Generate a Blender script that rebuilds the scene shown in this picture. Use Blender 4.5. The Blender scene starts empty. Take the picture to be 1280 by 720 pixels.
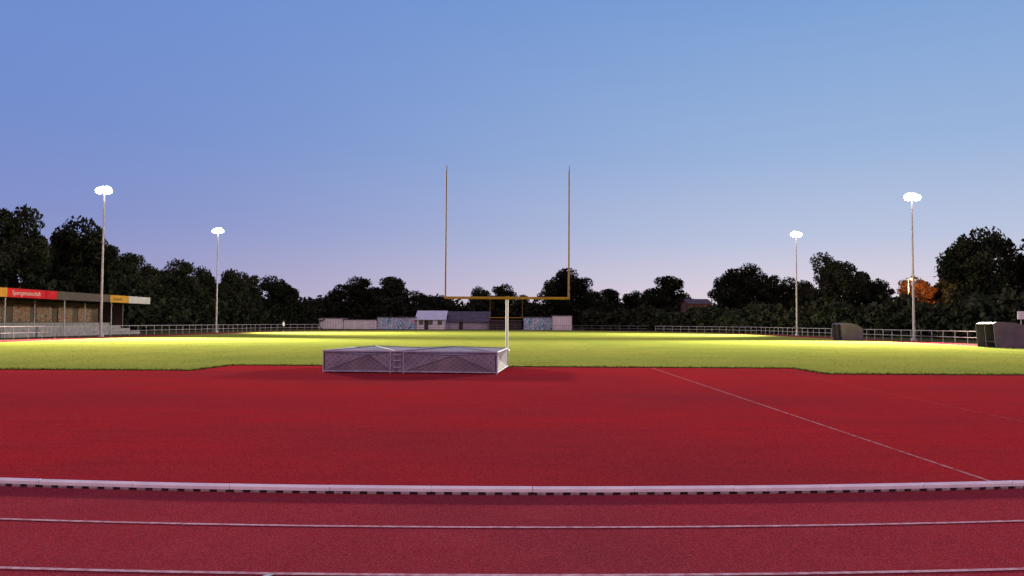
import bpy, math, random
import numpy as np
from mathutils import Vector, Matrix
random.seed(7); np.random.seed(7)
S=bpy.context.scene
S.view_settings.view_transform='Standard'; S.view_settings.look='None'
S.view_settings.exposure=0; S.view_settings.gamma=1
CAMH=1.65
def hor(px): return 403+(px-640)*0.00547
def WX(px,d): return (px-640)/1000*d
def WZ(px,py,d): return CAMH+(hor(px)-py)/1000*d
def lin(r,g,b):
    f=lambda c:(c/255/12.92 if c/255<=.04045 else ((c/255+.055)/1.055)**2.4)
    return (f(r),f(g),f(b),1)
# ---------------------------------------------------------------- materials
def newmat(name):
    m=bpy.data.materials.new(name); m.use_nodes=True
    nt=m.node_tree; b=nt.nodes['Principled BSDF']; return m,nt,b
def mat(name,c1,c2=None,scale=3.0,rough=.8,metal=0,bump=0,bscale=None,spec=.3,detail=5):
    m,nt,b=newmat(name)
    b.inputs['Roughness'].default_value=rough; b.inputs['Metallic'].default_value=metal
    b.inputs['Specular IOR Level'].default_value=spec
    if c2 is None: c2=tuple(c*.75 for c in c1[:3])
    tc=nt.nodes.new('ShaderNodeTexCoord')
    n=nt.nodes.new('ShaderNodeTexNoise'); n.inputs['Scale'].default_value=scale; n.inputs['Detail'].default_value=detail
    nt.links.new(tc.outputs['Object'],n.inputs['Vector'])
    r=nt.nodes.new('ShaderNodeValToRGB')
    r.color_ramp.elements[0].position=.35; r.color_ramp.elements[1].position=.65
    r.color_ramp.elements[0].color=(*c2[:3],1); r.color_ramp.elements[1].color=(*c1[:3],1)
    nt.links.new(n.outputs['Fac'],r.inputs['Fac']); nt.links.new(r.outputs['Color'],b.inputs['Base Color'])
    if bump:
        n2=nt.nodes.new('ShaderNodeTexNoise'); n2.inputs['Scale'].default_value=bscale or scale*8; n2.inputs['Detail'].default_value=4
        nt.links.new(tc.outputs['Object'],n2.inputs['Vector'])
        bp=nt.nodes.new('ShaderNodeBump'); bp.inputs['Strength'].default_value=bump; bp.inputs['Distance'].default_value=.02
        nt.links.new(n2.outputs['Fac'],bp.inputs['Height']); nt.links.new(bp.outputs['Normal'],b.inputs['Normal'])
    return m
def multinoise(name,base,layers,rough=1,bump=.3,bscale=120,spec=.0):
    m,nt,b=newmat(name); b.inputs['Roughness'].default_value=rough; b.inputs['Specular IOR Level'].default_value=spec
    tc=nt.nodes.new('ShaderNodeTexCoord'); cur=None
    for (sc,det,col,lo,hi,amt,stretch) in layers:
        mp=nt.nodes.new('ShaderNodeMapping'); mp.inputs['Scale'].default_value=stretch
        nt.links.new(tc.outputs['Object'],mp.inputs['Vector'])
        n=nt.nodes.new('ShaderNodeTexNoise'); n.inputs['Scale'].default_value=sc; n.inputs['Detail'].default_value=det
        nt.links.new(mp.outputs['Vector'],n.inputs['Vector'])
        mr=nt.nodes.new('ShaderNodeMapRange'); mr.inputs['From Min'].default_value=lo; mr.inputs['From Max'].default_value=hi
        mr.inputs['To Max'].default_value=amt
        nt.links.new(n.outputs['Fac'],mr.inputs['Value'])
        mx=nt.nodes.new('ShaderNodeMix'); mx.data_type='RGBA'
        nt.links.new(mr.outputs['Result'],mx.inputs[0])
        if cur is None: mx.inputs[6].default_value=(*base,1)
        else: nt.links.new(cur,mx.inputs[6])
        mx.inputs[7].default_value=(*col,1); cur=mx.outputs[2]
    nt.links.new(cur,b.inputs['Base Color'])
    n2=nt.nodes.new('ShaderNodeTexNoise'); n2.inputs['Scale'].default_value=bscale; n2.inputs['Detail'].default_value=3
    nt.links.new(tc.outputs['Object'],n2.inputs['Vector'])
    bp=nt.nodes.new('ShaderNodeBump'); bp.inputs['Strength'].default_value=bump; bp.inputs['Distance'].default_value=.01
    nt.links.new(n2.outputs['Fac'],bp.inputs['Height']); nt.links.new(bp.outputs['Normal'],b.inputs['Normal'])
    return m
def emis(name,c,s):
    m,nt,b=newmat(name); b.inputs['Emission Color'].default_value=(*c,1); b.inputs['Emission Strength'].default_value=s
    b.inputs['Base Color'].default_value=(.8,.8,.8,1); return m
ONE=(1,1,1)
M_track=multinoise('track_tartan',(.34,.030,.044),[
  (.25,4,(.23,.031,.044),.4,.65,.8,ONE),(1.1,6,(.39,.050,.064),.5,.75,.5,ONE),
  (9,5,(.26,.027,.037),.5,.75,.5,ONE),
  (75,2,(.10,.013,.020),.46,.68,.8,ONE),(150,1,(.60,.16,.19),.56,.70,.6,ONE)],bscale=110,bump=.9)
M_apron=multinoise('apron_tartan',(.40,.020,.027),[
  (.16,4,(.25,.024,.034),.42,.62,.85,(.5,1,1)),(.9,6,(.31,.025,.032),.45,.7,.6,ONE),(5,6,(.47,.036,.040),.6,.8,.4,ONE),
  (1.2,5,(.26,.018,.025),.5,.72,.5,(.4,2.2,1)),
  (50,2,(.12,.010,.013),.46,.70,.75,ONE),(110,1,(.58,.12,.13),.56,.72,.5,ONE)],bscale=80,bump=.9)
M_grass=multinoise('turf',(.25,.285,.055),[
  (.06,3,(.31,.30,.062),.4,.65,.9,(1,1,1)),(.35,6,(.17,.225,.042),.42,.68,.6,(1,.7,1)),
  (.035,2,(.30,.29,.07),.5,.7,.5,ONE),
  (2.2,5,(.17,.21,.037),.5,.72,.4,ONE),
  (9,5,(.33,.32,.085),.5,.75,.5,ONE),(40,3,(.11,.15,.025),.48,.70,.5,ONE)],bscale=45,bump=.6,rough=1)
M_ground=multinoise('outer_ground',(.07,.085,.035),[
  (.1,4,(.11,.09,.06),.45,.6,.7,ONE),(3,6,(.045,.06,.02),.45,.7,.7,ONE)],bscale=20)
M_line=mat('line_paint',(.62,.42,.48),(.44,.19,.24),16,.9,spec=0)
M_linef=mat('line_paint_worn',(.50,.26,.29),(.36,.06,.07),9,.9,spec=0)
M_kerb=mat('kerb_aluminium',(.92,.90,.96),(.80,.78,.85),6,.4,0,.05)
M_gapshade=mat('kerb_gap_shade',(.02,.02,.022),(.012,.012,.014),10,.8)  # near-black colour standing in for shade under the kerb rail
M_galv=mat('galvanised_steel',(.45,.43,.46),(.33,.32,.34),6,.5,.1)
M_rail=mat('railing_paint',(.42,.38,.42),(.30,.27,.29),2,.55)
M_raild=mat('railing_dark',(.16,.15,.18),(.10,.10,.12),2,.6)
M_yel=mat('goal_yellow',(.42,.25,.035),(.32,.19,.03),3,.6,spec=.1)
M_upr=mat('upright_paint',(.27,.16,.045),(.20,.12,.035),3,.6,spec=.1)
M_white=mat('white_paint',(.80,.80,.82),(.66,.66,.68),2,.5)
M_conc=mat('concrete',(.33,.30,.31),(.21,.20,.20),2.5,.9,0,.3)
M_dark=mat('dark_wood',(.05,.038,.03),(.025,.02,.018),4,.8)
M_bark=mat('bark',(.04,.03,.02),(.016,.013,.01),6,.95,0,.5)
M_glass,_,_b=newmat('window_glass'); _b.inputs['Base Color'].default_value=(.03,.035,.05,1); _b.inputs['Roughness'].default_value=.1
def leafmat(name,a,b_,rough=.9):
    m,nt,b=newmat(name); b.inputs['Roughness'].default_value=rough; b.inputs['Specular IOR Level'].default_value=.03
    tc=nt.nodes.new('ShaderNodeTexCoord'); n=nt.nodes.new('ShaderNodeTexNoise'); n.inputs['Scale'].default_value=.55; n.inputs['Detail'].default_value=5
    nt.links.new(tc.outputs['Object'],n.inputs['Vector'])
    r=nt.nodes.new('ShaderNodeValToRGB'); r.color_ramp.elements[0].position=.38; r.color_ramp.elements[1].position=.64
    r.color_ramp.elements[0].color=(*a,1); r.color_ramp.elements[1].color=(*b_,1)
    nt.links.new(n.outputs['Fac'],r.inputs['Fac'])
    oi=nt.nodes.new('ShaderNodeObjectInfo'); hs=nt.nodes.new('ShaderNodeHueSaturation')
    mr=nt.nodes.new('ShaderNodeMapRange'); mr.inputs['To Min'].default_value=.65; mr.inputs['To Max'].default_value=1.3
    nt.links.new(oi.outputs['Random'],mr.inputs['Value']); nt.links.new(mr.outputs['Result'],hs.inputs['Value'])
    nt.links.new(r.outputs['Color'],hs.inputs['Color']); nt.links.new(hs.outputs['Color'],b.inputs['Base Color'])
    return m
M_leaf=leafmat('foliage',(.009,.013,.009),(.034,.039,.022))
M_leafo=leafmat('foliage_reddish',(.06,.03,.012),(.16,.07,.02))  # lighter, reddish leaf colour for a single tree
# ---------------------------------------------------------------- mesh helpers
def link(o,parent=None):
    S.collection.objects.link(o)
    if parent: o.parent=parent
    return o
def empty(name,loc=(0,0,0),rz=0):
    e=bpy.data.objects.new(name,None); e.location=loc; e.rotation_euler=(0,0,rz); e.empty_display_size=.3
    S.collection.objects.link(e); return e
def meshobj(name,verts,faces,mats,parent=None,mi=None,smooth=False,loc=(0,0,0)):
    me=bpy.data.meshes.new(name); me.from_pydata([tuple(v) for v in verts],[],faces)
    for m in (mats if isinstance(mats,(list,tuple)) else [mats]): me.materials.append(m)
    if mi is not None: me.polygons.foreach_set('material_index',mi)
    if smooth: me.polygons.foreach_set('use_smooth',[True]*len(me.polygons))
    me.update(); o=bpy.data.objects.new(name,me); o.location=loc; return link(o,parent)
class MB:
    def __init__(s): s.v=[];s.f=[];s.mi=[]
    def box(s,x0,x1,y0,y1,z0,z1,mi=0):
        b=len(s.v)
        s.v+=[(x0,y0,z0),(x1,y0,z0),(x1,y1,z0),(x0,y1,z0),(x0,y0,z1),(x1,y0,z1),(x1,y1,z1),(x0,y1,z1)]
        for q in ((3,2,1,0),(4,5,6,7),(0,1,5,4),(1,2,6,5),(2,3,7,6),(3,0,4,7)): s.f.append(tuple(b+i for i in q)); s.mi.append(mi)
    def tube(s,p0,p1,r0,r1=None,seg=8,mi=0,cap=True):
        r1=r0 if r1 is None else r1
        p0=Vector(p0);p1=Vector(p1);d=(p1-p0)
        if d.length<1e-6: return
        d.normalize(); a=d.orthogonal().normalized(); c=d.cross(a); b=len(s.v)
        for p,r in((p0,r0),(p1,r1)):
            for i in range(seg):
                t=2*math.pi*i/seg; s.v.append(tuple(p+(a*math.cos(t)+c*math.sin(t))*r))
        for i in range(seg):
            j=(i+1)%seg; s.f.append((b+i,b+j,b+seg+j,b+seg+i)); s.mi.append(mi)
        if cap:
            s.f.append(tuple(b+i for i in reversed(range(seg)))); s.mi.append(mi)
            s.f.append(tuple(b+seg+i for i in range(seg))); s.mi.append(mi)
    def path(s,pts,r,seg=8,mi=0):
        for a,b in zip(pts[:-1],pts[1:]): s.tube(a,b,r,r,seg,mi)
    def poly(s,pts,mi=0):
        b=len(s.v); s.v+=[tuple(p) for p in pts]; s.f.append(tuple(range(b,b+len(pts)))); s.mi.append(mi)
    def obj(s,name,mats,parent=None,loc=(0,0,0),smooth=False):
        return meshobj(name,s.v,s.f,mats,parent,s.mi,smooth,loc)
# ---------------------------------------------------------------- ground, track, field
CX=-0.5; R=36.25; CY0=7.72+R; CY1=126.0
b=MB(); b.poly([(-3000,-3000,0),(3000,-3000,0),(3000,3000,0),(-3000,3000,0)]); b.obj('ground',[M_ground])
def ring(off,n=96,nearoff=None):
    pts=[]; no=off if nearoff is None else nearoff
    for i in range(n+1):
        t=math.pi+math.pi*i/n
        pts.append((CX+(R+off)*math.cos(t),CY0+(R+no)*math.sin(t)))
    for i in range(n+1):
        t=math.pi*i/n
        pts.append((CX+(R+off)*math.cos(t),CY1+(R+off)*math.sin(t)))
    return pts
b=MB(); b.poly([(x,y,.004) for x,y in ring(3.9,96,15)]); b.obj('running_track',[M_track])
pts=[(x,y,.008) for x,y in ring(-.02) if y<30.5]
b=MB(); b.poly(pts); b.obj('jump_apron',[M_apron])
inner=ring(-.35)
YS=26.4; YC=29.7
left=[p for p in inner[:97] if p[0]<CX and p[1]>YS]; right=[p for p in inner[:97] if p[0]>CX and p[1]>YS]
far=inner[97:]
def rag(p0,p1,n=40,a=.05):
    out=[]
    for i in range(n):
        t=i/n; out.append((p0[0]+(p1[0]-p0[0])*t+random.uniform(-a,a),p0[1]+(p1[1]-p0[1])*t+random.uniform(-a,a)))
    return out
xl=CX-math.sqrt((R-.35)**2-(CY0-YS)**2); xr=2*CX-xl
edge=rag((xl,YS),(-10.5,YS),160)+rag((-10.5,YS),(-10.3,YC),20)+rag((-10.3,YC),(10.3,YC-.1),140)+rag((10.3,YC-.1),(10.35,YS-.1),20)+rag((10.35,YS-.1),(xr,YS),160)
outline=edge+right+far+left
n=len(outline); H=.035
vs=[(x,y,H) for x,y in outline]+[(x,y,.0) for x,y in outline]
fs=[tuple(range(n))]+[(i,i+n,(i+1)%n+n,(i+1)%n) for i in range(n)]
M_edgeshade=mat('turf_edge_shade',(.03,.028,.018),(.015,.014,.01),8,1)  # slab side coloured near-black, the shadow line along the grass border
meshobj('sports_field',vs,fs,[M_grass,M_edgeshade],None,[0]+[1]*n)
V=[];F=[]
M_tuft=mat('grass_blades',(.12,.16,.025),(.040,.065,.012),4,.9,spec=.05)
for k in range(9000):
    i=random.randrange(len(edge)-1); p=edge[i];q=edge[i+1]; t=random.random()
    x=p[0]+(q[0]-p[0])*t; y=p[1]+(q[1]-p[1])*t+random.gauss(.04,.10)
    a=random.uniform(0,math.pi); w=random.uniform(.01,.022); h=random.uniform(.03,.085); z0=.006
    dx=math.cos(a)*w; dy=math.sin(a)*w; lx=random.gauss(0,.03); ly=random.gauss(0,.03); bb=len(V)
    V+=[(x-dx,y-dy,z0),(x+dx,y+dy,z0),(x+lx,y+ly,z0+h)]; F.append((bb,bb+1,bb+2))
meshobj('grass_tufts',V,F,M_tuft)
V=[];F=[]
for k in range(20000):
    y=26.6+ (random.random()**1.7)*34; x=random.uniform(-1,1)*min(33,(y*.68+2))
    if abs(x)<10.3 and y<29.9: continue
    a=random.uniform(0,math.pi); w=random.uniform(.012,.03); h=random.uniform(.01,.028); z0=.03
    dx=math.cos(a)*w; dy=math.sin(a)*w; bb=len(V)
    V+=[(x-dx,y-dy,z0),(x+dx,y+dy,z0),(x+random.gauss(0,.03),y+random.gauss(0,.03),z0+h)]; F.append((bb,bb+1,bb+2))
meshobj('turf_blades',V,F,mat('turf_blade',(.28,.30,.055),(.16,.21,.03),2,.9,spec=.05))
def linering(off,w,ymax,mat_,name,z=.010):
    a=[];c=[]
    n=220
    for i in range(n+1):
        t=math.pi+math.pi*i/n
        a.append((CX+(R+off)*math.cos(t),CY0+(R+off)*math.sin(t),z)); c.append((CX+(R+off+w)*math.cos(t),CY0+(R+off+w)*math.sin(t),z))
    if ymax:
        for sgn,ins in((1,'end'),(-1,'start')):
            pa=(CX+sgn*(R+off),CY1,z);pc=(CX+sgn*(R+off+w),CY1,z)
            if ins=='end': a.append(pa);c.append(pc)
            else: a.insert(0,pa);c.insert(0,pc)
    m=len(a); meshobj(name,a+c,[(i,i+1,m+i+1,m+i) for i in range(m-1)],mat_)
for k in range(1,9):
    linering(1.22*k-.01,.045,k<3,M_line,'lane_line')
def strip(name,x0,x1,y0,y1,w,m,z=.012):
    meshobj(name,[(x0-w/2,y0,z),(x0+w/2,y0,z),(x1+w/2,y1,z),(x1-w/2,y1,z)],[(0,1,2,3)],m)
strip('runway_line',5.03,5.14,8.3,29.6,.045,M_linef)
strip('runway_line',8.65,9.35,12.5,26.5,.045,mat('line_paint_faded',(.44,.08,.09),(.36,.03,.045),7,.9,spec=0))
strip('lane_mark',-1.60,-1.55,5.12,5.26,.05,mat('blue_mark',(.35,.4,.5),(.3,.3,.38),20,.8),.0145)
# kerb rail
kerb=empty('track_kerb_rail')
mb=MB(); bl=MB()
def kp(t,r,z): return (CX+r*math.cos(t),CY0+r*math.sin(t),z)
seglen=.97; dth=seglen/R
prof=[(-.025,.032),(-.030,.062),(-.020,.079),(0,.084),(.020,.079),(.030,.062),(.025,.032)]
t0=math.pi*1.5-dth*.27
for k in range(-55,56):
    ta=t0+k*dth+.00012; tb=t0+(k+1)*dth-.00012
    dz=random.uniform(-.0015,.0015); dr=random.uniform(-.003,.003)
    base=len(mb.v); ns=3
    for j in range(ns):
        t=ta+(tb-ta)*j/(ns-1)
        for (o,z) in prof: mb.v.append(kp(t,R+o+dr,z+dz))
    P=len(prof)
    for j in range(ns-1):
        for i in range(P-1):
            mb.f.append((base+j*P+i,base+j*P+i+1,base+(j+1)*P+i+1,base+(j+1)*P+i)); mb.mi.append(0)
        mb.f.append((base+j*P+P-1,base+j*P,base+(j+1)*P,base+(j+1)*P+P-1)); mb.mi.append(0)
    mb.f.append(tuple(base+i for i in range(P))); mb.mi.append(0)
    mb.f.append(tuple(base+(ns-1)*P+P-1-i for i in range(P))); mb.mi.append(0)
    for j in range(6):
        c=ta+(tb-ta)*(j+.5)/6; hw=.042/R
        for (ri,ro,zt) in ((R-.015,R+.023,.0322),):
            bb=len(bl.v)
            for z in(.004,zt):
                for (tt,rr) in((c-hw,ri),(c+hw,ri),(c+hw,ro),(c-hw,ro)): bl.v.append(kp(tt,rr,z))
            for q in((3,2,1,0),(4,5,6,7),(0,1,5,4),(1,2,6,5),(2,3,7,6),(3,0,4,7)): bl.f.append(tuple(bb+i for i in q)); bl.mi.append(0)
mb.obj('rail_segments',[M_kerb],kerb); bl.obj('rail_feet',[mat('rail_foot',(.42,.30,.36),(.3,.2,.25),20,.7)],kerb)
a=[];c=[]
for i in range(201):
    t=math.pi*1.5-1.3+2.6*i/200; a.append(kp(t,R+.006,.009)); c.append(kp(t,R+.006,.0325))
meshobj('rail_gap_shade',a+c,[(i,i+1,201+i+1,201+i) for i in range(200)],M_gapshade,kerb)  # added black strip, paints the shade in the gaps between the feet
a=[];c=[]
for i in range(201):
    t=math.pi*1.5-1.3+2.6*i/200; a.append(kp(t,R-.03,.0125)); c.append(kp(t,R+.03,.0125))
meshobj('rail_under_shade',a+c,[(i,i+1,201+i+1,201+i) for i in range(200)],M_gapshade,kerb)  # added black sheet, painted shade below the rail
# ---------------------------------------------------------------- perimeter railing
def fence(name,pts,m,h=1.08,r=.025):
    e=empty(name); mb=MB()
    for i,(p,q) in enumerate(zip(pts[:-1],pts[1:])):
        mb.tube((p[0],p[1],h),(q[0],q[1],h),r*1.2,seg=6); mb.tube((p[0],p[1],h*.5),(q[0],q[1],h*.5),r,seg=6)
        mb.tube((p[0],p[1],0),(p[0],p[1],h),r*1.2,seg=6)
    mb.obj('posts_and_rails',[m],e); return e
def resample(P,step):
    out=[P[0]];carry=0
    for p,q in zip(P[:-1],P[1:]):
        L=math.dist(p,q); d=step-carry
        while d<=L: out.append((p[0]+(q[0]-p[0])*d/L,p[1]+(q[1]-p[1])*d/L)); d+=step
        carry=L-(d-step)
    return out
FL=[(CX-R-4.3,y) for y in (34,CY1)]
farb=[(CX+(R+4.3)*math.cos(t),CY1+(R+4.3)*math.sin(t)) for t in np.linspace(math.pi,0,60)]
la=[p for p in farb if p[0]<-22]; ce=[p for p in farb if -22.9<=p[0]<=28]; ra=[p for p in farb if p[0]>26.5]
fence('perimeter_railing',resample(FL+la,2.0),M_rail)
fence('perimeter_railing',resample(ce,2.0),M_raild)
fence('perimeter_railing',resample(ra+[(CX+R+4.3,CY1),(CX+R+4.3,50)],2.0),M_rail)
# ---------------------------------------------------------------- goals
def goal(x,d,hh,up,w=7.1,name='goal_post'):
    e=empty(name,(x,d,0))
    g=MB(); g.path([(0,0.02,0),(0,0.02,hh-.04)],.085,12); g.tube((0,.02,0),(0,.02,.12),.2,.16,12)
    g.obj('support_post',[M_white],e,smooth=False)
    c=MB(); c.tube((-w/2-.06,0,hh),(w/2+.06,0,hh),.075,seg=12)
    c.box(-.14,.14,-.1,.1,hh-.1,hh+.1); c.obj('crossbar',[M_yel],e)
    u=MB()
    for s in(-1,1): u.tube((s*w/2,0,hh+.02),(s*w/2,0,hh+up),.052,.04,10)
    u.obj('uprights',[M_upr],e)
    rb=MB()
    for s in(-1,1): rb.poly([(s*w/2,0,hh+up),(s*w/2+.05,0,hh+up+.02),(s*w/2+.03,.02,hh+up+.35),(s*w/2,.01,hh+up+.33)])
    rb.obj('wind_ribbons',[mat('ribbon',(.5,.15,.05))],e)
    return e
goal(-.28,46,3.05,7.35)
goal(WX(633,163),163,2.6,3.8,6.6)
# ---------------------------------------------------------------- high jump mat with cover
M_mesh,nt,bs=newmat('cover_mesh'); bs.inputs['Roughness'].default_value=.65; bs.inputs['Specular IOR Level'].default_value=.15
tc=nt.nodes.new('ShaderNodeTexCoord'); facs=[]
for rot in(.785,-.785):
    mp=nt.nodes.new('ShaderNodeMapping'); mp.inputs['Rotation'].default_value=(0,rot,rot)
    nt.links.new(tc.outputs['Object'],mp.inputs['Vector'])
    w=nt.nodes.new('ShaderNodeTexWave'); w.inputs['Scale'].default_value=3.2; w.inputs['Distortion'].default_value=.6
    nt.links.new(mp.outputs['Vector'],w.inputs['Vector']); facs.append(w.outputs['Fac'])
mn=nt.nodes.new('ShaderNodeMath'); mn.operation='MAXIMUM'; nt.links.new(facs[0],mn.inputs[0]); nt.links.new(facs[1],mn.inputs[1])
nz=nt.nodes.new('ShaderNodeTexNoise'); nz.inputs['Scale'].default_value=1.6; nz.inputs['Detail'].default_value=6; nt.links.new(tc.outputs['Object'],nz.inputs['Vector'])
r=nt.nodes.new('ShaderNodeValToRGB'); r.color_ramp.elements[0].color=(.20,.18,.235,1); r.color_ramp.elements[1].color=(.30,.275,.36,1)
nt.links.new(mn.outputs[0],r.inputs['Fac'])
r2=nt.nodes.new('ShaderNodeValToRGB'); r2.color_ramp.elements[0].position=.3; r2.color_ramp.elements[1].position=.7; r2.color_ramp.elements[0].color=(.6,.6,.62,1); r2.color_ramp.elements[1].color=(1,1,1,1)
nt.links.new(nz.outputs['Fac'],r2.inputs['Fac'])
mx=nt.nodes.new('ShaderNodeMix'); mx.data_type='RGBA'; mx.blend_type='MULTIPLY'; mx.inputs[0].default_value=1
nt.links.new(r.outputs['Color'],mx.inputs[6]); nt.links.new(r2.outputs['Color'],mx.inputs[7])
nt.links.new(mx.outputs[2],bs.inputs['Base Color'])
M_frame=mat('cover_frame',(.42,.37,.50),(.30,.26,.37),5,.5,.1)
M_frd=mat('cover_seam',(.16,.14,.20),(.11,.10,.14),5,.6)
W,D,Hh=5.6,4.0,.70
mt=empty('high_jump_mat',(-.46,25.35,0),math.radians(-4.4))
mb=MB(); fr=MB(); sm=MB()
def crease(mb,p00,p10,p11,p01,out,amt):
    p=[Vector(q) for q in(p00,p10,p11,p01)]; c=sum(p,Vector())/4+Vector(out)*amt
    for i in range(4): mb.poly([p[i],p[(i+1)%4],c])
z0,z1=.07,Hh-.04
def tri_panel(xa,xb,peakx,pz,amt):
    c=Vector((peakx,-amt,pz)); P=[Vector((xa,0,z0)),Vector((xb,0,z0)),Vector((xb,0,z1)),Vector((xa,0,z1))]
    for i in range(4): mb.poly([P[i],P[(i+1)%4],c])
    for p in P: sm.tube(p+Vector((0,-.008,0)),c+Vector((0,-.008,0)),.010,seg=5)
tri_panel(-W+.05,-3.42,-4.1,.60,.13)
tri_panel(-2.98,-.05,-1.35,.60,.15)
mb.poly([(-3.40,.01,z0),(-3.0,.01,z0),(-3.0,.01,z1),(-3.40,.01,z1)])
crease(mb,(0,.05,z0),(0,D-.05,z0),(0,D-.05,z1),(0,.05,z1),(1,0,0),-.1)
crease(mb,(-W,D-.05,z0),(-W,.05,z0),(-W,.05,z1),(-W,D-.05,z1),(-1,0,0),-.1)
crease(mb,(-.05,D,z0),(-W+.05,D,z0),(-W+.05,D,z1),(-.05,D,z1),(0,1,0),-.1)
for xa,xb in((-W,-3.22),(-3.19,0)):
    crease(mb,(xa,0,Hh),(xb,0,Hh),(xb,D,Hh),(xa,D,Hh),(0,0,1),.11)
mb.obj('mesh_panels',[M_mesh],mt)
for (xa,xb,ya,yb) in((-W,0,0,0),(-W,0,D,D),(0,0,0,D),(-W,-W,0,D)):
    for z,rr in((Hh,.032),(.06,.026)):
        fr.tube((xa,ya,z),(xb,yb,z),rr,seg=8)
for x in(-W,-3.42,-3.0,0):
    fr.tube((x,-.005,.0),(x,-.005,Hh+.02),.024,seg=8)
for x in(-W,0): fr.tube((x,D,0),(x,D,Hh+.02),.028,seg=8)
for xa,xb in((-W,-3.22),(-3.19,0)):
    c=((xa+xb)/2,D/2,Hh+.118)
    for x in(xa,xb):
        for y in(0,D): sm.tube((x,y,Hh+.01),c,.012,seg=5)
for z in(.2,.42,.6): fr.box(-3.32,-3.08,-.05,-.02,z-.02,z+.02)
sm.tube((-3.21,-.03,.05),(-3.21,-.03,Hh),.02,seg=6)
for x in np.linspace(-W+.3,-.3,6):
    for y in (.2,D-.2): fr.tube((x,y,.008),(x,y,.07),.05,seg=8)
fr.obj('frame',[M_frame],mt); sm.obj('fold_seams',[M_frd],mt)
fo=MB(); fo.box(-W+.15,-.15,.18,D-.18,.05,Hh-.06); fo.obj('foam_mat',[mat('blue_foam',(.12,.14,.25),(.09,.1,.2),2,.8)],mt)
# ---------------------------------------------------------------- floodlight masts
M_lamp=emis('lamp_glass',(1,.98,.93),40)
def mast(px,d,tx,ty,power,name='floodlight_mast'):
    x=WX(px,d); e=empty(name,(x,d,0)); Hm=14.5; s=-1 if x>0 else 1
    g=MB(); g.tube((0,0,0),(0,0,.25),.28,.28,12); g.tube((0,0,.2),(0,0,Hm),.13,.07,12); g.box(-.1,.1,-.14,-.11,.9,1.4)
    g.tube((0,-.6,Hm),(0,.6,Hm),.05); g.tube((-.5,0,Hm-.05),(.5,0,Hm-.05),.05)
    g.obj('mast',[M_galv],e)
    tgt=Vector((tx-x,ty-d,-Hm)).normalized()
    hd=MB(); ln=MB()
    for ox,oy,oz in((-.42,-.15,.0),(0,-.35,.08),(.42,-.15,0),(0,.45,.22)):
        c=Vector((ox,oy,Hm+oz))
        f=Vector((s*.5,-.72,-.45)).normalized(); r_=f.cross(Vector((0,0,1))).normalized(); u=r_.cross(f)
        def ringp(dist,a,bb,n=14): return [c+f*dist+r_*a*math.cos(2*math.pi*i/n)+u*bb*math.sin(2*math.pi*i/n) for i in range(n)]
        rs=[ringp(-.28,.12,.1),ringp(-.1,.30,.24),ringp(.08,.40,.34)]
        base=len(hd.v)
        for q in rs: hd.v+=[tuple(v) for v in q]
        for j in range(2):
            for i in range(14): hd.f.append((base+j*14+i,base+j*14+(i+1)%14,base+(j+1)*14+(i+1)%14,base+(j+1)*14+i)); hd.mi.append(0)
        hd.f.append(tuple(base+i for i in range(14))); hd.mi.append(0)
        l=[ringp(.085,.39,.33),ringp(.2,.31,.26),ringp(.27,.13,.11)]
        base=len(ln.v)
        for q in l: ln.v+=[tuple(v) for v in q]
        for j in range(2):
            for i in range(14): ln.f.append((base+j*14+i,base+j*14+(i+1)%14,base+(j+1)*14+(i+1)%14,base+(j+1)*14+i)); ln.mi.append(0)
        ln.f.append(tuple(base+28+i for i in range(14))); ln.mi.append(0)
    hd.obj('lamp_housings',[M_galv],e); ln.obj('lamp_glasses',[M_lamp],e)
    L=bpy.data.lights.new('flood_beam','SPOT'); L.energy=power; L.color=(1,.93,.68); L.spot_size=math.radians(105); L.spot_blend=.85; L.shadow_soft_size=1.6
    lo=bpy.data.objects.new('flood_beam',L); lo.location=(s*1.8,-1.2,Hm-1.2); lo.rotation_euler=tgt.to_track_quat('-Z','Y').to_euler(); link(lo,e)
mast(127,79,-21,53,235000); mast(271,114,-12,112,210000); mast(1142,80.5,21,53,235000); mast(996,114.7,12,112,190000)
# ---------------------------------------------------------------- dugouts
M_poly=mat('shelter_panel',(.125,.11,.145),(.085,.08,.105),1.5,.6,0,spec=.1)
def dugout(x,y,L,w=1.5,h=1.9,name='team_shelter'):
    e=empty(name,(x,y,0)); mb=MB()
    prof=[(0.15,h-.12),(.45,h)]+[(.45+(w-.45)*math.sin(t),h-.75+.75*math.cos(t)) for t in np.linspace(.25,math.pi/2,7)]+[(w,0)]
    base=len(mb.v)
    for yy in(0,L):
        for p in prof: mb.v.append((p[0],yy,p[1]))
    P=len(prof)
    for i in range(P-1): mb.f.append((base+i,base+i+1,base+P+i+1,base+P+i)); mb.mi.append(0)
    for yy in(0.0,L):
        mb.poly([(.3,yy,.02)]+[(p[0],yy,p[1]) for p in prof],0)
    mb.obj('shell',[M_poly],e)
    fr=MB()
    for yy in np.linspace(0,L,3):
        q=[(.3,yy,.02)]+[(p[0]+.01,yy-.01,p[1]+.01) for p in prof]
        fr.path(q,.022,6)
    fr.tube((w,0,.95),(w,L,.95),.02); fr.obj('frame',[M_frd],e)
    be=MB(); be.box(.75,1.1,.1,L-.1,.42,.47); 
    for yy in(.3,L-.3): be.box(.9,.95,yy,yy+.05,0,.42)
    be.obj('bench',[M_dark],e)
dugout(WX(1049,79),79,2.2,2.3,1.75); dugout(34.3,57.3,2.2,3.2,1.85)
e=empty('scoreboard_sign',(WX(1276,75),75,0)); g=MB(); g.tube((0,0,0),(0,0,2.6),.05); g.obj('pole',[M_galv],e)
g=MB(); g.box(-.3,.6,-.06,.06,2.2,2.95); g.obj('board',[M_white],e)
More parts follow.
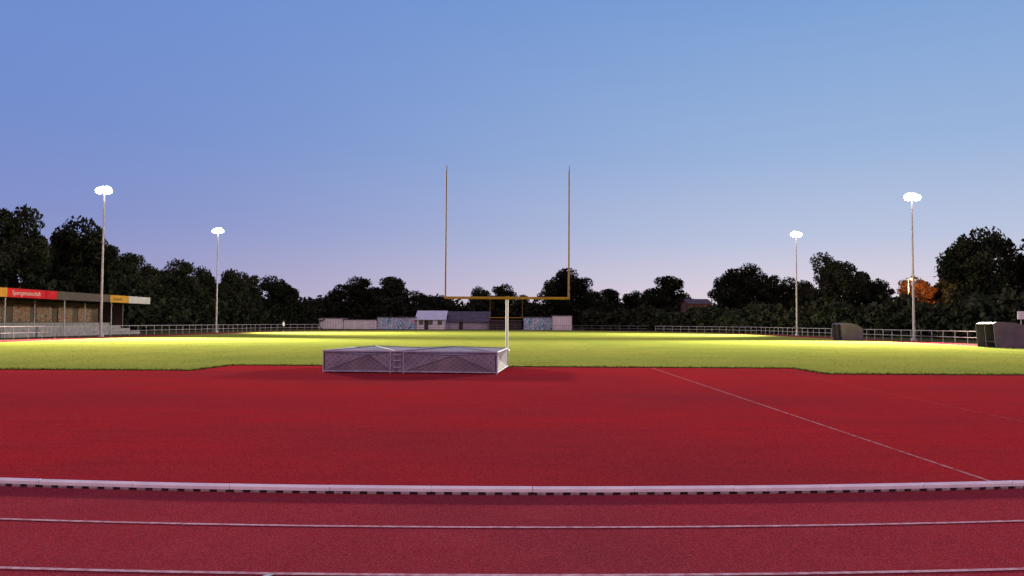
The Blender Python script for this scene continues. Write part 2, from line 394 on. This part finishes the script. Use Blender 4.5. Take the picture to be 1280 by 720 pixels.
# ---------------------------------------------------------------- grandstand
gs=empty('grandstand')
XR=-45.0
M_red=mat('red_banner',(.55,.012,.025),(.45,.01,.02),1,.6,spec=.1); M_yb=mat('yellow_banner',(.55,.28,.03),(.45,.22,.025),1,.6,spec=.1)
M_wb=mat('white_banner',(.5,.48,.48),(.4,.38,.38),1,.5); M_br=mat('brown_fascia',(.09,.065,.055),(.06,.042,.035),2,.7)
g=MB(); y0,y1=52,99.3
g.box(XR-6.2,XR,y0,y1,3.78,3.95,0)
for yy in np.arange(y0,y1,2.4): g.box(XR-6.1,XR-.06,yy,yy+.14,3.60,3.78,0)
g.obj('roof',[M_dark],gs)
g=MB()
def fasc(ya,yb,mi): g.box(XR,XR+.08,ya+.02,yb-.02,3.66,4.48,mi)
dd=lambda px:(-XR-.0)*1000/(640-px)
fasc(52,66,1);fasc(66,dd(8),1);fasc(dd(8),dd(70),0);fasc(dd(70),dd(137),3);fasc(dd(137),dd(160),1);fasc(dd(160),dd(187),2)
g.box(XR-6.2,XR,y1,y1+.08,3.7,4.3,3)
g.obj('fascia_banners',[M_red,M_yb,M_wb,M_br],gs)
M_txt=mat('banner_lettering',(.62,.52,.52),(.5,.42,.42),2,.7)
cu=bpy.data.curves.new('banner_text','FONT'); cu.body='Sportgemeinschaft'; cu.size=.58; cu.extrude=.004
to=bpy.data.objects.new('banner_text',cu); to.location=(XR+.09,dd(14),3.90); to.rotation_euler=(math.pi/2,0,math.pi/2); cu.materials.append(M_txt); link(to,gs)
cu=bpy.data.curves.new('banner_text','FONT'); cu.body='Getraenke'; cu.size=.5; cu.extrude=.004
to=bpy.data.objects.new('banner_text',cu); to.location=(XR+.09,dd(140),3.9); to.rotation_euler=(math.pi/2,0,math.pi/2); cu.materials.append(M_dark); link(to,gs)
M_stand=mat('stand_wall',(.13,.095,.075),(.08,.06,.05),.8,.9,0,.3)
M_graf,nt,bs=newmat('graffiti'); tc=nt.nodes.new('ShaderNodeTexCoord'); vo=nt.nodes.new('ShaderNodeTexNoise'); vo.inputs['Scale'].default_value=1.1; vo.inputs['Detail'].default_value=3; vo.inputs['Distortion'].default_value=2.5
nt.links.new(tc.outputs['Object'],vo.inputs['Vector']); r=nt.nodes.new('ShaderNodeValToRGB'); r.color_ramp.interpolation='CONSTANT'
cr=r.color_ramp; cr.elements[0].color=(.1,.07,.05,1); cr.elements[1].position=.42; cr.elements[1].color=(.3,.22,.16,1)
for p,c in((.47,(.30,.03,.03,1)),(.52,(.10,.15,.07,1)),(.56,(.35,.31,.28,1)),(.61,(.06,.05,.05,1)),(.66,(.34,.10,.06,1))):
    q=cr.elements.new(p); q.color=c
nt.links.new(vo.outputs['Fac'],r.inputs['Fac']); nt.links.new(r.outputs['Color'],bs.inputs['Base Color']); bs.inputs['Roughness'].default_value=.9
g=MB(); g.box(XR-6.2,XR-6.0,y0,y1,0,3.6,0)
g.box(XR-6,XR-3.2,y1-.2,y1,0,3.6,0); g.obj('back_wall',[M_stand],gs)
g=MB()
yy=y0+1
while yy<y1-3: g.box(XR-5.99,XR-5.94,yy,yy+2.9,1.45,3.2,0); yy+=4.1
g.obj('painted_panels',[M_graf],gs)
g=MB()
for i in range(4): g.box(XR-5.9+i*1.25,XR-4.65+i*1.25-.004,y0,y1-.3,0,1.35-.33*i,0)
g.box(XR-.75,XR-.55,y0,y1-8,0,1.0,0)
g.obj('terrace_steps',[M_conc],gs)
g=MB()
for yy in np.arange(y0+.5,y1,9.5): g.tube((XR-.3,yy,0),(XR-.3,yy,3.78),.06); g.tube((XR-3.3,yy,0),(XR-3.3,yy,3.78),.06)
g.obj('roof_posts',[M_galv],gs)
# ---------------------------------------------------------------- buildings behind the far bend
def house(name,px0,px1,d,py_eave,py_ridge,depth,mwall,mroof,win=2,ridge='x'):
    xa,xb=WX(px0,d),WX(px1,d); pc=(px0+px1)/2; ze=WZ(pc,py_eave,d); zr=WZ(pc,py_ridge,d)
    e=empty(name,((xa+xb)/2,d,0)); w=(xb-xa)/2
    g=MB(); g.box(-w,w,0,depth,0,ze)
    g.poly([(-w,0,ze),(-w,depth,ze),(-w,depth/2,zr-.05)]); g.poly([(w,0,ze),(w,depth/2,zr-.05),(w,depth,ze)])
    g.obj('walls',[mwall],e)
    g=MB(); o=.35
    g.poly([(-w-o,-o,ze-.1),(w+o,-o,ze-.1),(w+o,depth/2,zr),(-w-o,depth/2,zr)]); g.poly([(w+o,depth+o,ze-.1),(-w-o,depth+o,ze-.1),(-w-o,depth/2,zr),(w+o,depth/2,zr)])
    ro=g.obj('roof',[mroof],e); so=ro.modifiers.new('t','SOLIDIFY'); so.thickness=.12
    g=MB(); k=MB()
    for fl in range(max(1,int(ze//2.8))):
        for i in range(win):
            cx=-w+(i+.5)*2*w/win; z=1.0+fl*2.8
            if z+1.2>ze: continue
            g.box(cx-.5,cx+.5,-.03,.02,z,z+1.15); k.box(cx-.58,cx+.58,-.02,.01,z-.08,z+1.23)
    if g.v: g.obj('windows',[M_glass],e); k.obj('window_frames',[M_white],e)
    g=MB(); g.box(-.45-w*.3,.45-w*.3,-.035,.02,.02,2.0) ; g.obj('door',[M_dark],e)
    return e
M_rb=mat('roof_blue',(.62,.64,.72),(.5,.52,.6),1,.5); M_rd=mat('roof_dark',(.11,.10,.13),(.07,.065,.09),1,.8,spec=.05)
M_brick=mat('brick',(.20,.08,.06),(.14,.055,.045),1,.9); M_plas=mat('plaster',(.74,.71,.72),(.6,.58,.6),.8,.9)
M_gry=mat('grey_render',(.42,.40,.45),(.3,.29,.33),.8,.9)
M_mur,nt,bs=newmat('mural'); tc=nt.nodes.new('ShaderNodeTexCoord'); vo=nt.nodes.new('ShaderNodeTexNoise'); vo.inputs['Scale'].default_value=.6; vo.inputs['Detail'].default_value=2; vo.inputs['Distortion'].default_value=3
nt.links.new(tc.outputs['Object'],vo.inputs['Vector']); r=nt.nodes.new('ShaderNodeValToRGB'); r.color_ramp.interpolation='CONSTANT'; cr=r.color_ramp
cr.elements[0].color=(.08,.12,.25,1); cr.elements[1].position=.4; cr.elements[1].color=(.18,.52,.66,1)
for p,c in((.46,(.7,.74,.8,1)),(.5,(.16,.30,.55,1)),(.54,(.6,.10,.10,1)),(.57,(.2,.6,.62,1)),(.62,(.7,.7,.65,1)),(.68,(.1,.25,.1,1))):
    q=cr.elements.new(p); q.color=c
nt.links.new(vo.outputs['Fac'],r.inputs['Fac']); nt.links.new(r.outputs['Color'],bs.inputs['Base Color']); bs.inputs['Roughness'].default_value=.9
def flatb(name,px0,px1,d,pytop,depth,mwall,doors=0):
    xa,xb=WX(px0,d),WX(px1,d); z=WZ((px0+px1)/2,pytop,d); e=empty(name,((xa+xb)/2,d,0)); w=(xb-xa)/2
    g=MB(); g.box(-w,w,0,depth,0,z); g.obj('walls',[mwall],e)
    g=MB(); g.box(-w-.15,w+.15,-.15,depth+.15,z,z+.16); g.obj('roof_slab',[M_rd],e)
    if doors:
        g=MB(); k=MB()
        for i in range(doors):
            cx=-w+(i+.5)*2*w/doors; hw=w/doors*.75; g.box(cx-hw,cx+hw,-.03,.02,.05,min(2.2,z-.2))
            for j in range(7):
                xx=cx-hw+(j+.5)*hw*2/7; k.box(xx-.03,xx+.03,-.06,-.031,.05,min(2.2,z-.2))
        g.obj('doors',[M_white],e); k.obj('door_ribs',[M_galv],e)
DB=178
flatb('storage_building',398,429,DB,398,5,M_plas,1); flatb('storage_building',430,471,DB,400,5,M_white,3)
flatb('mural_building',472,520,DB,397,6,M_mur); 
house('clubhouse',521,556,DB,399,388,9,M_plas,M_rb,3)
house('clubhouse',558,611,DB+4,402,389,9,M_gry,M_rd,4)
flatb('garden_shed',612,652,DB+1,401,4,M_dark)
flatb('mural_building',655,690,DB,397,5,M_mur); flatb('garage_building',691,715,DB-2,395,5,M_plas,1)
house('brick_house',376,398,245,385,373,10,M_plas,M_rd,3); house('brick_house',396,418,250,383,371,10,M_brick,M_rd,3)
house('brick_house',862,889,178,379,373,9,M_brick,M_rd,3)
# ---------------------------------------------------------------- trees
def leaves(cent,rad,N,size,rng):
    w=rad**2; cnt=np.maximum(20,(N*w/w.sum()).astype(int))
    P=[]
    for c,r,k in zip(cent,rad,cnt):
        u=rng.normal(size=(k,3)); u/=np.linalg.norm(u,axis=1)[:,None]
        rr=r*(.45+.72*rng.random(k)**.7); u[:,2]*=.8
        P.append(c+u*rr[:,None])
    P=np.concatenate(P); n=len(P)
    a=rng.normal(size=(n,3)); a/=np.linalg.norm(a,axis=1)[:,None]
    b_=rng.normal(size=(n,3)); b_-=a*(a*b_).sum(1)[:,None]; b_/=np.linalg.norm(b_,axis=1)[:,None]
    s=size*(.5+rng.random(n))[:,None]; 
    V=np.stack([P-a*s,P-b_*s*.55,P+a*s,P+b_*s*.55],1).reshape(-1,3)
    return V,n
def treemesh(seed,Ht=12,cw=5,cb=.16,kind=0,N=12500,m=None):
    rng=np.random.default_rng(seed)
    zc=Ht*(cb+1)/2; ch=Ht*(1-cb)/2
    cent=[];rad=[]
    nb=44
    for i in range(nb):
        u=rng.normal(size=3); u/=np.linalg.norm(u); r=rng.random()**.45*.80
        z=u[2]*r
        tw=1.0 if kind==0 else (1.05-.55*max(0,z) if kind==1 else 1.0-.25*abs(z))
        cent.append((u[0]*r*cw*tw,u[1]*r*cw*tw,zc+z*ch)); rad.append(cw*rng.uniform(.14,.32)*(1.1-.3*r))
    for k in range(4): cent.append((rng.normal()*.7,rng.normal()*.7,zc+(k-1.5)*ch*.4)); rad.append(cw*.38)
    cent=np.array(cent); rad=np.array(rad)
    top=(cent[:,2]+rad*.85).max(); cent[:,2]*=Ht/top
    V,n=leaves(cent,rad,N,.22,rng)
    mb=MB(); rr=.28
    pts=[(0,0,0),(rng.normal()*.15,rng.normal()*.15,Ht*.2),(rng.normal()*.3,rng.normal()*.3,Ht*.45),(rng.normal()*.4,rng.normal()*.4,Ht*.75)]
    for k in range(3): mb.tube(pts[k],pts[k+1],rr*(1-.27*k),rr*(1-.27*(k+1)),8,cap=False)
    for i in rng.choice(len(cent),16,replace=False):
        c=cent[i]; t=rng.uniform(.15,.6); s_=Vector(pts[1]).lerp(Vector(pts[3]),t); 
        if s_.z>c[2]: s_=Vector(pts[1])
        mid=s_.lerp(Vector(c),.5)+Vector((0,0,-.25)); mb.tube(s_,mid,.12,.08,5,cap=False); mb.tube(mid,c,.08,.025,5,cap=False)
    nv=len(mb.v); verts=np.concatenate([np.array(mb.v),V])
    faces=mb.f+[(nv+4*i,nv+4*i+1,nv+4*i+2,nv+4*i+3) for i in range(n)]
    me=bpy.data.meshes.new('tree_mesh'); me.from_pydata(verts.tolist(),[],faces)
    me.materials.append(M_bark); me.materials.append(m or M_leaf)
    me.polygons.foreach_set('material_index',[0]*len(mb.f)+[1]*n); me.update(); return me
VAR=[treemesh(11,kind=0),treemesh(12,kind=1),treemesh(13,kind=0,cb=.1),treemesh(14,kind=2),treemesh(15,kind=1,cb=.08),treemesh(16,kind=0,cb=.22)]
REDDISH=treemesh(21,kind=0,m=M_leafo)
def tree(px,d,py,wpx,v=None,me=None):
    x=WX(px,d); h=WZ(px,py,d); w=wpx/1000*d
    me=me or VAR[random.randrange(6) if v is None else v]
    o=bpy.data.objects.new('deciduous_tree',me); o.location=(x,d,-.05); o.scale=(w/10.0,w/10.0,h/12.0); o.rotation_euler=(0,0,random.uniform(0,6.28)); S.collection.objects.link(o)
T=[(12,92,255,92,0),(-40,88,245,90,2),(45,100,296,56,3),(97,103,271,94,2),(75,108,283,60,5),(135,112,306,46,1),(160,118,316,66,1),(188,126,330,60,3),(222,132,323,72,0),(255,140,333,56,5),(285,150,336,56,4),(310,156,340,50,0),(343,165,344,58,2),(365,172,360,34,1),
 (388,215,388,30,4),(418,200,360,32,3),(447,200,345,62,0),(490,205,346,64,1),(470,212,358,54,4),(527,215,363,50,2),(555,225,369,46,3),(600,215,358,40,5),(628,218,355,44,0),(655,212,368,38,4),(692,200,346,46,3),(712,196,335,66,0),(740,208,358,42,2),(762,215,361,44,1),(790,220,363,42,5),(812,206,360,40,4),(836,200,345,64,1),(856,214,366,30,0),
 (905,185,342,46,3),(928,180,329,76,5),(960,184,340,54,0),(985,186,346,46,2),(1008,178,350,42,4),(1044,155,314,70,2),(1078,165,339,48,1),(1100,160,348,46,3),(1163,140,362,30,4),(1182,128,342,40,1),(1228,112,280,104,2),(1205,120,302,60,0),(1268,118,308,66,5),(1320,112,290,100,0),(1380,110,300,100,3),(-110,86,250,100,1)]
for t in T: tree(*t)
tree(1145,128,345,60,me=REDDISH)
def hedge(name,pl,hlo,hhi,th,N,seed,size=.38):
    rng=np.random.default_rng(seed); seg=[]; L=0
    for p,q in zip(pl[:-1],pl[1:]): l=math.dist(p,q); seg.append((L,l,p,q)); L+=l
    t=rng.random(N)*L; P=np.zeros((N,3))
    for (s,l,p,q) in seg:
        m_=(t>=s)&(t<s+l); f=((t[m_]-s)/l)[:,None]
        P[m_,:2]=np.array(p)*(1-f)+np.array(q)*f
    hh=hlo+(hhi-hlo)*(.5+.25*np.sin(t*.35+seed)+.15*np.sin(t*.97+seed*2)+.10*np.sin(t*2.3))
    hh=hh*(.85+.3*rng.random(N))
    z=hh*rng.random(N)**.75; P[:,2]=z; P[:,:2]+=rng.normal(size=(N,2))*th*.4
    a=rng.normal(size=(N,3)); a/=np.linalg.norm(a,axis=1)[:,None]
    b_=rng.normal(size=(N,3)); b_-=a*(a*b_).sum(1)[:,None]; b_/=np.linalg.norm(b_,axis=1)[:,None]
    s=size*(.5+rng.random(N))[:,None]
    V=np.stack([P-a*s,P-b_*s*.6,P+a*s,P+b_*s*.6],1).reshape(-1,3)
    me=bpy.data.meshes.new(name); me.from_pydata(V.tolist(),[],[(4*i,4*i+1,4*i+2,4*i+3) for i in range(N)]); me.materials.append(M_leaf); me.update()
    S.collection.objects.link(bpy.data.objects.new(name,me))
hedge('hedge',[(-60,60),(-56,100),(-54,130),(-50,160),(-44,178)],3.5,6.5,2.5,26000,1)
hedge('hedge',[(-62,188),(-30,196),(0,200),(30,196),(52,188)],3.2,6.5,4,26000,2,.45)
hedge('hedge',[(16,176),(30,168),(40,150),(46,125),(50,100),(54,70)],2.6,5.2,2,30000,3)
hedge('tree_line',[(-140,230),(-60,246),(0,252),(60,246),(150,220)],6,9.5,5,26000,4,.6)
# ---------------------------------------------------------------- street lamp by the reddish tree
d=122; e=empty('street_lamp',(WX(1136,d),d,0)); g=MB(); zt=WZ(1136,349,d)
g.tube((0,0,0),(0,0,zt),.08,.05); g.tube((0,0,zt),(0,-.9,zt+.12),.04); g.obj('pole',[M_galv],e)
g=MB(); g.box(-.2,.2,-1.4,-.8,zt+.07,zt+.2); g.obj('lamp_head',[M_galv],e)
g=MB(); g.tube((0,-1.1,zt+.07),(0,-1.1,zt-.15),.26,.16,10); g.obj('lamp_glass',[emis('sodium_glass',(1,.55,.2),14)],e)
L=bpy.data.lights.new('sodium_light','POINT'); L.energy=4200; L.color=(1,.40,.14); L.shadow_soft_size=.2
lo=bpy.data.objects.new('sodium_light',L); lo.location=(.6,-1.3,zt-1.2); link(lo,e)
# ---------------------------------------------------------------- person by the left railing
def person(x,y):
    J={'pel':((0,0,.93),.13),'wst':((0,0,1.08),.12),'chs':((0,0,1.3),.155),'nck':((0,0,1.48),.06),'hd':((0,-.01,1.60),.085),'crn':((0,0,1.70),.075),
    'shL':((-.19,0,1.42),.065),'elL':((-.25,.02,1.14),.045),'wrL':((-.22,-.08,.90),.032),'haL':((-.21,-.12,.82),.036),
    'shR':((.19,0,1.42),.065),'elR':((.26,.04,1.14),.045),'wrR':((.27,-.02,.89),.032),'haR':((.27,-.05,.81),.036),
    'hiL':((-.10,0,.88),.10),'knL':((-.11,-.10,.48),.062),'anL':((-.11,.0,.09),.042),'toL':((-.11,-.16,.04),.04),
    'hiR':((.10,0,.88),.10),'knR':((.11,.06,.48),.062),'anR':((.11,.22,.09),.042),'toR':((.11,.07,.04),.04)}
    E=[('pel','wst'),('wst','chs'),('chs','nck'),('nck','hd'),('hd','crn'),('chs','shL'),('shL','elL'),('elL','wrL'),('wrL','haL'),('chs','shR'),('shR','elR'),('elR','wrR'),('wrR','haR'),
    ('pel','hiL'),('hiL','knL'),('knL','anL'),('anL','toL'),('pel','hiR'),('hiR','knR'),('knR','anR'),('anR','toR')]
    K=list(J); me=bpy.data.meshes.new('person'); me.from_pydata([J[k][0] for k in K],[(K.index(a),K.index(b)) for a,b in E],[])
    o=bpy.data.objects.new('person',me); o.location=(x,y,0); o.rotation_euler=(0,0,math.radians(70)); S.collection.objects.link(o)
    o.modifiers.new('s','SKIN'); o.modifiers.new('d','SUBSURF').levels=1; o.modifiers['d'].render_levels=2
    for i,k in enumerate(K): r_=J[k][1]; me.skin_vertices[0].data[i].radius=(r_,r_); me.skin_vertices[0].data[i].use_root=(i==0)
    m,nt,b=newmat('clothes'); tc=nt.nodes.new('ShaderNodeTexCoord'); sp=nt.nodes.new('ShaderNodeSeparateXYZ'); r=nt.nodes.new('ShaderNodeValToRGB'); r.color_ramp.interpolation='CONSTANT'
    mr=nt.nodes.new('ShaderNodeMath'); mr.operation='DIVIDE'; mr.inputs[1].default_value=2
    nt.links.new(tc.outputs['Object'],sp.inputs[0]); nt.links.new(sp.outputs['Z'],mr.inputs[0]); nt.links.new(mr.outputs[0],r.inputs['Fac']); nt.links.new(r.outputs['Color'],b.inputs['Base Color'])
    cr=r.color_ramp; cr.elements[0].color=(.6,.6,.6,1); cr.elements[1].position=.05; cr.elements[1].color=(.04,.05,.08,1)
    for p,c in((.44,(.8,.8,.82,1)),(.735,(.5,.3,.22,1)),(.84,(.04,.025,.02,1))): q=cr.elements.new(p); q.color=c
    me.materials.append(m)
person(WX(355,128),128)
# ---------------------------------------------------------------- sky
w=bpy.data.worlds.new('World'); S.world=w; w.use_nodes=True; nt=w.node_tree; nt.nodes.clear()
out=nt.nodes.new('ShaderNodeOutputWorld'); tc=nt.nodes.new('ShaderNodeTexCoord'); sp=nt.nodes.new('ShaderNodeSeparateXYZ'); nt.links.new(tc.outputs['Generated'],sp.inputs[0])
def ramp(st):
    r=nt.nodes.new('ShaderNodeValToRGB'); cr=r.color_ramp
    cr.elements[0].position=st[0][0]; cr.elements[0].color=st[0][1]; cr.elements[1].position=st[-1][0]; cr.elements[1].color=st[-1][1]
    for p,c in st[1:-1]: q=cr.elements.new(p); q.color=c
    nt.links.new(sp.outputs['Z'],r.inputs['Fac']); return r
Z=(.25,.24,.40,1)
ra_=ramp([(0,lin(172,160,196)),(.05,lin(150,150,196)),(.12,lin(126,140,200)),(.22,lin(112,138,203)),(.375,lin(106,137,205)),(.55,(.14,.22,.50,1)),(1,Z)])
rb_=ramp([(0,lin(236,214,218)),(.04,lin(218,208,222)),(.10,lin(184,194,222)),(.20,lin(152,178,218)),(.375,lin(120,158,212)),(.55,(.18,.27,.54,1)),(1,Z)])
mr=nt.nodes.new('ShaderNodeMapRange'); mr.interpolation_type='SMOOTHSTEP'; mr.inputs['From Min'].default_value=-.62; mr.inputs['From Max'].default_value=.46
nt.links.new(sp.outputs['X'],mr.inputs['Value'])
mx=nt.nodes.new('ShaderNodeMix'); mx.data_type='RGBA'; nt.links.new(mr.outputs['Result'],mx.inputs[0]); nt.links.new(ra_.outputs['Color'],mx.inputs[6]); nt.links.new(rb_.outputs['Color'],mx.inputs[7])
mr2=nt.nodes.new('ShaderNodeMapRange'); mr2.interpolation_type='SMOOTHSTEP'; mr2.inputs['From Min'].default_value=.15; mr2.inputs['From Max'].default_value=-.7
nt.links.new(sp.outputs['Y'],mr2.inputs['Value'])
mx2=nt.nodes.new('ShaderNodeMix'); mx2.data_type='RGBA'; nt.links.new(mr2.outputs['Result'],mx2.inputs[0]); nt.links.new(mx.outputs[2],mx2.inputs[6]); mx2.inputs[7].default_value=(.84,.56,.68,1)
bg=nt.nodes.new('ShaderNodeBackground'); nt.links.new(mx2.outputs[2],bg.inputs['Color']); bg.inputs['Strength'].default_value=1
sk=nt.nodes.new('ShaderNodeTexSky'); sk.sky_type='NISHITA'; sk.sun_disc=False; sk.sun_elevation=math.radians(2); sk.sun_rotation=math.radians(180)
bg2=nt.nodes.new('ShaderNodeBackground'); nt.links.new(sk.outputs['Color'],bg2.inputs['Color']); bg2.inputs['Strength'].default_value=.01
ad=nt.nodes.new('ShaderNodeAddShader'); nt.links.new(bg.outputs[0],ad.inputs[0]); nt.links.new(bg2.outputs[0],ad.inputs[1]); nt.links.new(ad.outputs[0],out.inputs[0])
# ---------------------------------------------------------------- camera
cd=bpy.data.cameras.new('camera'); cd.sensor_width=36; cd.lens=28.125; cd.clip_end=6000; cd.clip_start=.05
co=bpy.data.objects.new('camera',cd); S.collection.objects.link(co)
co.matrix_world=Matrix.Translation((0,0,CAMH))@Matrix.Rotation(math.radians(90+2.46),4,'X')@Matrix.Rotation(math.radians(.313),4,'Z')
S.camera=co
